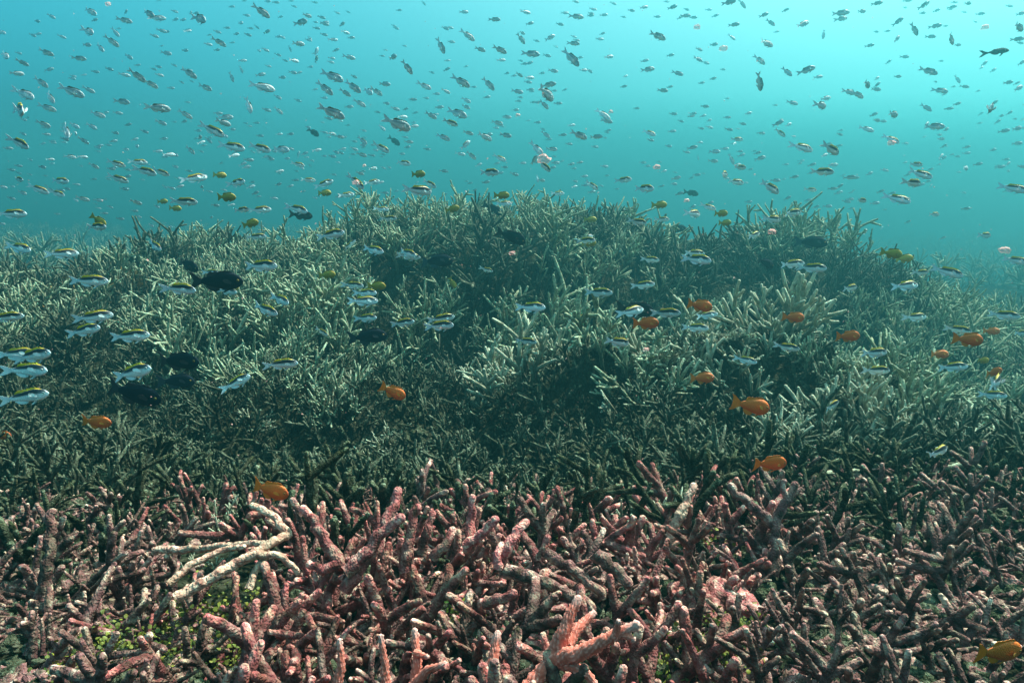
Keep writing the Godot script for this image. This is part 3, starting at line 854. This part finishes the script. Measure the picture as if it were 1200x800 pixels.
	for k in 4000:
		if placed.size() >= 170: break
		var s := rnd(-0.76, 0.76)
		var r := 0.5 + (0.68 + 0.3 * noise.get_noise_1d(s * 260.0 + 40.0) + 0.1 * exp(-pow((s + 0.12) * 4.0, 2.0))) * pow(rnd(0, 1), 0.8)
		var p := Vector3(s * r, 0, -r)
		var free := true
		for q in placed:
			if Vector2(q.x - p.x, q.z - p.z).length() < 0.055 + 0.03 * r: free = false
		if not free: continue
		p.y = ground(p.x, p.z)
		var px := seen_at(p)
		var kept_clear := false
		for b in [[605, 760, 705, 850], [470, 530, 745, 850], [560, 595, 750, 850], [190, 350, 645, 770], [890, 930, 640, 720]]:
			if px.x > b[0] and px.x < b[1] and px.y > b[2] and px.y < b[3]: kept_clear = true
		if kept_clear: continue
		placed.append(p)
		var pinkish := px.x < 880.0 and px.x > 230.0 and px.y > 600.0
		var mat: Material = M.pink if pinkish and rnd(0, 1) < 0.72 else M.mauve
		var look := "stubby pink coral clump" if mat == M.pink else "stubby mauve-brown coral clump"
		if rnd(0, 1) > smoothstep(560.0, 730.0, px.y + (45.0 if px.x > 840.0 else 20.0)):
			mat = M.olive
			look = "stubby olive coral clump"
		o = colony("finger_coral", p, thick_fingers if mat != M.olive else knobby_fingers, rng.randi_range(5, 7), 0.05, 1.15, (0.95 if px.x > 230.0 and px.x < 860.0 else 0.82) if mat != M.olive else 0.75, mat, Vector3(rnd(-0.35, 0.45), 0, rnd(-0.15, 0.08)))
		keep("finger", o, seen_at(p + Vector3(0, 0.03, 0)), look)

func scatter(n: int, r0: float, r1: float, s0: float, s1: float, sink: float, size0: float, size1: float, lie: float) -> Array:
	var out := []
	for k in n:
		var r := sqrt(rnd(r0 * r0, r1 * r1))
		var s := rnd(s0, s1)
		var x := s * r
		var seen := seen_at(Vector3(x, ground(x, -r), -r))
		if seen.x > 600 and seen.x < 765 and seen.y > 735 or seen.x > 200 and seen.x < 345 and seen.y > 640 and seen.y < 720: continue
		var b := along(Vector3(rnd(-1, 1) * lie, 1.0 - 0.8 * lie * rnd(0.4, 1.0), rnd(-1, 1) * lie), Vector3.ONE * rnd(size0, size1))
		out.append(Transform3D(b, Vector3(x, ground(x, -r) + sink, -r)))
	return out

func build_reef() -> void:
	# broken pieces and fine thicket that fill the ground between the colonies
	field(lumps[1], M.mauve, scatter(3500, 0.4, 1.5, -0.85, 0.85, 0.002, 0.005, 0.014, 0.5), "coral_rubble", "small brown coral crumbs packed between the near fingers", "coral rubble")
	field(lumps[4], M.olive, scatter(4000, 0.4, 2.2, -0.85, 0.85, 0.002, 0.006, 0.018, 0.5), "coral_rubble", "olive turf-covered coral crumbs on the ground", "coral rubble")
	field(thick_fingers[0], M.mauve, scatter(1500, 0.42, 1.35, -0.8, 0.8, 0.005, 0.4, 0.8, 1.0), "coral_rubble", "broken coral fingers lying between the clumps of the near ridge", "coral rubble")
	field(thick_fingers[4], M.pink, scatter(420, 0.42, 1.2, -0.6, 0.4, 0.005, 0.4, 0.8, 1.0), "coral_rubble", "pink broken coral pieces lying under the near finger corals", "coral rubble")
	field(knobby_fingers[3], M.olive, scatter(1500, 1.1, 2.6, -0.85, 0.85, -0.01, 0.45, 0.95, 0.8), "coral_rubble", "olive dead coral rubble over the hollow behind the near ridge", "coral rubble")
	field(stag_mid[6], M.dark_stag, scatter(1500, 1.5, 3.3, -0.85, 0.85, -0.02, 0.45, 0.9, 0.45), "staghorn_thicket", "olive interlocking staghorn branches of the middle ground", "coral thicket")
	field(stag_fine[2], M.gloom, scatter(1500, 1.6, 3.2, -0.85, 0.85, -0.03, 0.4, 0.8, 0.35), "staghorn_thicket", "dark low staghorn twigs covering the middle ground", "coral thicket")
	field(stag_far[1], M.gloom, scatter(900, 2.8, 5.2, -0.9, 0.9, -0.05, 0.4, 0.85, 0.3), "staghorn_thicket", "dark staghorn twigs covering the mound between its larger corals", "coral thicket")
	field(stag_far[4], M.stag, scatter(600, 4.7, 7.0, -1.0, 1.0, -0.03, 0.7, 1.2, 0.5) + scatter(2200, 7.0, 20.0, -1.0, 1.0, -0.05, 1.2, 3.0, 0.5), "staghorn_thicket", "hazy far staghorn growth fading into blue water", "coral thicket")
	var placed := []
	for k in 12000:
		if placed.size() >= 320: break
		var r := sqrt(rnd(0.95 * 0.95, 4.9 * 4.9))
		var s := rnd(-0.8, 0.8)
		var x := s * r
		var p := Vector3(x, 0, -r)
		var gap := 0.15 if r < 2.0 else 0.18 if r < 3.0 else 0.2
		var free := true
		for q in placed:
			if Vector2(q.x - p.x, q.z - p.z).length() < gap: free = false
		if r < 1.15 and noise.get_noise_1d(s * 260.0 + 40.0) > -0.05 and rnd(0, 1) < 0.8: free = false
		if not free: continue
		p.y = ground(p.x, p.z)
		placed.append(p)
		var px := seen_at(p)
		var o: Node3D
		var look := ""
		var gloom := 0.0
		for d in [[700, 520, 230, 48], [560, 505, 130, 50], [110, 480, 190, 75], [600, 360, 200, 40], [900, 350, 190, 38], [330, 540, 170, 40], [70, 350, 110, 45]]:  # algae-dark hollows, plus shade under the mound put in as darker coral
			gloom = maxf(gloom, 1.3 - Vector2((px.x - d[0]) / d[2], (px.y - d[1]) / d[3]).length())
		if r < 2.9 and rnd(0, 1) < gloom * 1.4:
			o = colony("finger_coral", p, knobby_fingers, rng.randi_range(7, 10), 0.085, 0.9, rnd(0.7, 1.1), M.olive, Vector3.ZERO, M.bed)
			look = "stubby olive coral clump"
		elif r > 3.0:
			var dark := rnd(0, 1) < maxf(0.2, gloom * 1.3)  # darker copy carries the shadow gap under the mound; some fall at random
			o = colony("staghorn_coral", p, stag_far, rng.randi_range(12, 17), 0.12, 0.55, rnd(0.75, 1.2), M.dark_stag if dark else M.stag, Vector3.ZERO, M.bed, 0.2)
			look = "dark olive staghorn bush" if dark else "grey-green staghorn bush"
		elif r > 1.85 and px.x > 560.0 and px.x < 1200.0 and r < 2.6:
			var pale := rnd(0, 1) < 0.5
			o = colony("staghorn_coral", p, stag_mid, rng.randi_range(10, 14), 0.1, 0.8, rnd(0.75, 1.05), M.pale_stag if pale else M.stag, Vector3.ZERO, M.bed, 0.2)
			look = "pale white-tipped staghorn bush" if pale else "grey-green staghorn bush"
		else:
			var t := rnd(0, 1)
			if r < 1.35: t = 0.9
			elif r < 1.75: t = t * 0.5 + 0.42
			if t < 0.3:
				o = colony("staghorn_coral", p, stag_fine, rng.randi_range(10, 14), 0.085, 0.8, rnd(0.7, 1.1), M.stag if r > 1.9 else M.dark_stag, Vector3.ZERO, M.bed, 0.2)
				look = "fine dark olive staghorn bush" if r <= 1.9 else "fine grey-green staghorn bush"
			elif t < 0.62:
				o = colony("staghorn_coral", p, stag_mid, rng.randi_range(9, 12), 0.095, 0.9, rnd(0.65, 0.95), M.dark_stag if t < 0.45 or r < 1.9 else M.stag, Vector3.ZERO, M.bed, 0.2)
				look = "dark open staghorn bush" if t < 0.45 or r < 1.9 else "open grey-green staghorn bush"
			else:
				o = colony("finger_coral", p, knobby_fingers, rng.randi_range(8, 11), 0.085, 0.9, rnd(0.85, 1.15), M.olive, Vector3.ZERO, M.bed)
				look = "stubby olive coral clump"
		keep("finger" if look.begins_with("stubby") else "staghorn", o, seen_at(p + Vector3(0, 0.06, 0)), look)
	# murkier water low over the far slope
	var murk := FogVolume.new()
	murk.name = "murky_water"
	murk.shape = RenderingServer.FOG_VOLUME_SHAPE_BOX
	murk.size = Vector3(110, 8.2, 46)
	murk.position = Vector3(0, EYE - 3.4, -30)
	var thick := FogMaterial.new()
	thick.density = 0.1
	thick.albedo = Color(0.16, 0.61, 0.67)
	murk.material = thick
	add_child(murk)
	tag(murk, "murky teal water low over the far slope", "water", "", "stuff")
	# flat tables with a fringe of short pale branches
	for spot in [[645, 404, 0.1], [842, 402, 0.08]]:
		var p := on_ground(spot[0], spot[1] + 18)
		var o := base("table_coral", p + Vector3(0, 0.07, 0))
		put(o, "plate", lumps[spot[0] % 7], M.dark_stag, Transform3D(Basis.from_scale(Vector3(spot[2] * 0.85, 0.02, spot[2] * 0.7)), Vector3.ZERO))
		put(o, "stalk", thick_fingers[0], M.dark_stag, Transform3D(Basis.from_scale(Vector3(4, 1.4, 4)), Vector3(0, -0.11, 0)))
		for k in 26:
			var a := TAU * k / 26 + rnd(-0.1, 0.1)
			put(o, "branchlet", stag_fine[k % 10], M.pale_stag if k % 3 else M.stag, Transform3D(along(Vector3(cos(a), rnd(0.5, 1.1), sin(a)), Vector3.ONE * rnd(0.3, 0.5)), Vector3(cos(a) * spot[2] * 0.8, 0.005, sin(a) * spot[2] * 0.62)))
		keep("table", o, Vector2(spot[0], spot[1]), "flat fringed table coral")
	# brown bushy seaweed at the left
	for spot in [[28, 335, 0.2], [85, 330, 0.17], [150, 318, 0.15], [60, 360, 0.16], [10, 385, 0.15]]:
		var p := on_ground(spot[0], spot[1] + 28)
		var m := Shape.new()
		for k in 420:
			var d := Vector3(rnd(-1, 1), rnd(0.0, 1.2), rnd(-1, 1))
			var q: Vector3 = d.normalized() * spot[2] * pow(rnd(0.05, 1), 0.5)
			var b := along(q + Vector3(rnd(-1, 1), rnd(-0.5, 1), rnd(-1, 1)) * 0.1, Vector3(rnd(0.003, 0.006), rnd(0.012, 0.024), 1))
			var c := Color(0.13, 0.075, 0.02).lerp(Color(0.24, 0.15, 0.04), rnd(0, 1))
			var first := m.v.size()
			for u in [Vector3(0, -1, 0), Vector3(-1, -0.2, 0), Vector3(-0.7, 0.6, 0), Vector3(0, 1, 0.002), Vector3(0.7, 0.6, 0), Vector3(1, -0.2, 0)]:
				m.v.append(q + b * u)
				m.c.append(c)
			for i in 4: m.f.append_array([first, first + i + 1, first + i + 2])
		var o := base("brown_seaweed", p)
		put(o, "foliage", m.mesh(), M.leaf)
		for k in 7: put(o, "stem", stag_fine[k], M.olive, Transform3D(along(Vector3(rnd(-1, 1), 1.2, rnd(-1, 1)), Vector3(0.8, 1.2, 0.8)), Vector3.ZERO))
		keep("weed", o, Vector2(spot[0], spot[1]), "bushy brown seaweed")
	var rows := [[255, "beyond the mound's crest"], [300, "along the mound's crest"], [350, "on mound's upper face"], [400, "on mound's lower face"], [450, "on the middle ridge"], [500, "below the middle ridge"], [560, "in the dark hollow"], [620, "behind the near ridge"], [680, "on near ridge's crest"], [740, "in the near rubble"], [5000, "at the lower edge"]]
	label_all("finger", "coral", "clumps of dead finger coral", rows)
	label_all("staghorn", "coral", "staghorn bushes of the reef", rows)
	label_all("table", "coral", "table corals", rows)
	label_all("weed", "seaweed", "brown seaweed bushes", rows)
	label_all("alga", "alga", "leafy alga tufts", rows)
	label_all("knob", "coral", "coralline knobs", rows)
	label_all("arch", "coral", "arching coral branches", rows)
	label_all("sprig", "coral", "small pale corals", rows)

func build_fish() -> void:
	rng.seed = 501
	var all := []
	for tiles in [[SCHOOL, 5.715], [REEF_SCHOOL, 3.0]]:
		for key: String in tiles[0]:
			var corner := key.split_floats(",")
			var a: Array = tiles[0][key]
			for k in range(0, a.size(), 4): all.append([corner[0] + a[k] / tiles[1], corner[1] + a[k + 1] / tiles[1], a[k + 2] / tiles[1] * 1.03, a[k + 3]])
	all.sort_custom(func(a, b): return a[2] > b[2])
	var rest := []
	for i in all.size():
		var f: Array = all[i]
		var size := 0.072 * rnd(0.86, 1.14)
		if i < 296:
			var o := fish("damselfish", "grey" if f[1] < 120.0 + 70.0 * rnd(0, 1) else "pale", f[0], f[1], f[2], f[3], size, 3.1 if f[1] > 290.0 else 9.0)  # high in the water, the copy with silhouette tones in its colour
			var look := "dark-backed pale damselfish" if f[2] > 22.0 else "hazed grey damselfish" if f[2] > 15.0 else "small hazy damselfish"
			if f[3] > 55.0: look += " diving steeply"
			elif f[3] >= 25.0: look += " nose down"
			elif f[3] < -14.0: look += " nose up"
			keep("damsel", o, Vector2(f[0], f[1]), look)
		else:
			rest.append(fish_place(f[0], f[1], f[2], f[3], size, 9.0))
	for k in 58:                                      # those too faint to count, in loose streams
		var mid := Vector2(rnd(0, 1200), rnd(0, 235) if k % 3 else rnd(150, 245))
		var tilt := rnd(-10, 30) - 0.02 * mid.x
		for i in rng.randi_range(5, 17):
			rest.append(fish_place(mid.x + rng.randfn() * 60.0, mid.y + rng.randfn() * 22.0, rnd(5.5, 10.0), tilt + rnd(-10, 10), 0.07, 12.0))
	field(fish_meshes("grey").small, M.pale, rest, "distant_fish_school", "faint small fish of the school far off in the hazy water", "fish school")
	for set in [["orange_damselfish", "orange", ORANGE_FISH, 0.052, "bright orange damselfish"], ["yellow_damselfish", "yellow", YELLOW_FISH, 0.055, "dull yellow damselfish"],
			["black_damselfish", "dark", DARK_FISH, 0.13, "black damselfish"]]:
		var a: Array = set[2]
		for k in range(0, a.size(), 4):
			var o := fish(set[0], set[1], a[k], a[k + 1], a[k + 2], a[k + 3], set[3] * rnd(0.92, 1.08), 0.5 if a[k + 1] > 700 else 3.0 if a[k + 1] > 290 else 9.0)
			keep("colour", o, Vector2(a[k], a[k + 1]), set[4])
	var speck := StandardMaterial3D.new()
	speck.albedo_color = Color(1.0, 0.74, 0.7, 0.32)
	speck.transparency = BaseMaterial3D.TRANSPARENCY_ALPHA
	speck.roughness = 0.8
	for f in [[1178, 294, 11, 0.55], [637, 187, 15, 0.6], [905, 272, 9, 0.7], [600, 297, 7, 0.8], [757, 410, 7, 0.8], [817, 32, 8, 0.6], [1155, 32, 8, 0.7], [848, 57, 9, 0.6], [770, 196, 8, 0.6], [126, 5, 6, 0.7], [607, 135, 5, 0.8], [427, 194, 4, 0.8], [805, 235, 6, 0.7], [417, 214, 8, 0.6], [1045, 168, 8, 0.7], [716, 131, 5, 0.8]]:
		var b := put(self, "drifting_particle", lumps[int(f[0]) % 7], speck, Transform3D(along(Vector3.UP, Vector3.ONE * (f[2] * f[3] / focal / 2.0)), at(f[0], f[1], f[3])))
		keep("speck", b, Vector2(f[0], f[1]), "pinkish drifting speck")
	var snow := []
	for k in 420:
		var d := rnd(0.35, 3.0)
		var q := at(rnd(-50, 1250), rnd(-30, 640), d)
		if q.y > ground(q.x, q.z) + 0.05: snow.append(Transform3D(along(Vector3(rnd(-1, 1), 1, rnd(-1, 1)), Vector3(1, rnd(0.5, 1), 1) * rnd(0.0004, 0.0009) * (0.5 + 0.5 * d)), q))
	field(lumps[2], speck, snow, "marine_snow", "tiny pale specks drifting everywhere in the water", "marine snow")
	var o := fish("slender_fish", "slim", 1169.7, 60.4, 37, -8, 0.14)
	tag(o, "long slender grey fish high in the pale water at the far right", "fish")
	var rows := [[40, "along the top edge"], [75, "high in the water"], [110, "in the upper water"], [145, "above mid water"], [180, "in mid water"], [215, "low in open water"], [255, "just above the mound"], [300, "level with mound's crest"], [350, "before mound's upper face"], [400, "before mound's dark face"], [450, "over the middle ridge"], [560, "over the dark hollow"], [5000, "over the near rubble"]]
	label_all("damsel", "fish", "damselfish of the school", rows)
	label_all("colour", "fish", "", rows)
	label_all("speck", "particle", "specks drifting in the water", rows)
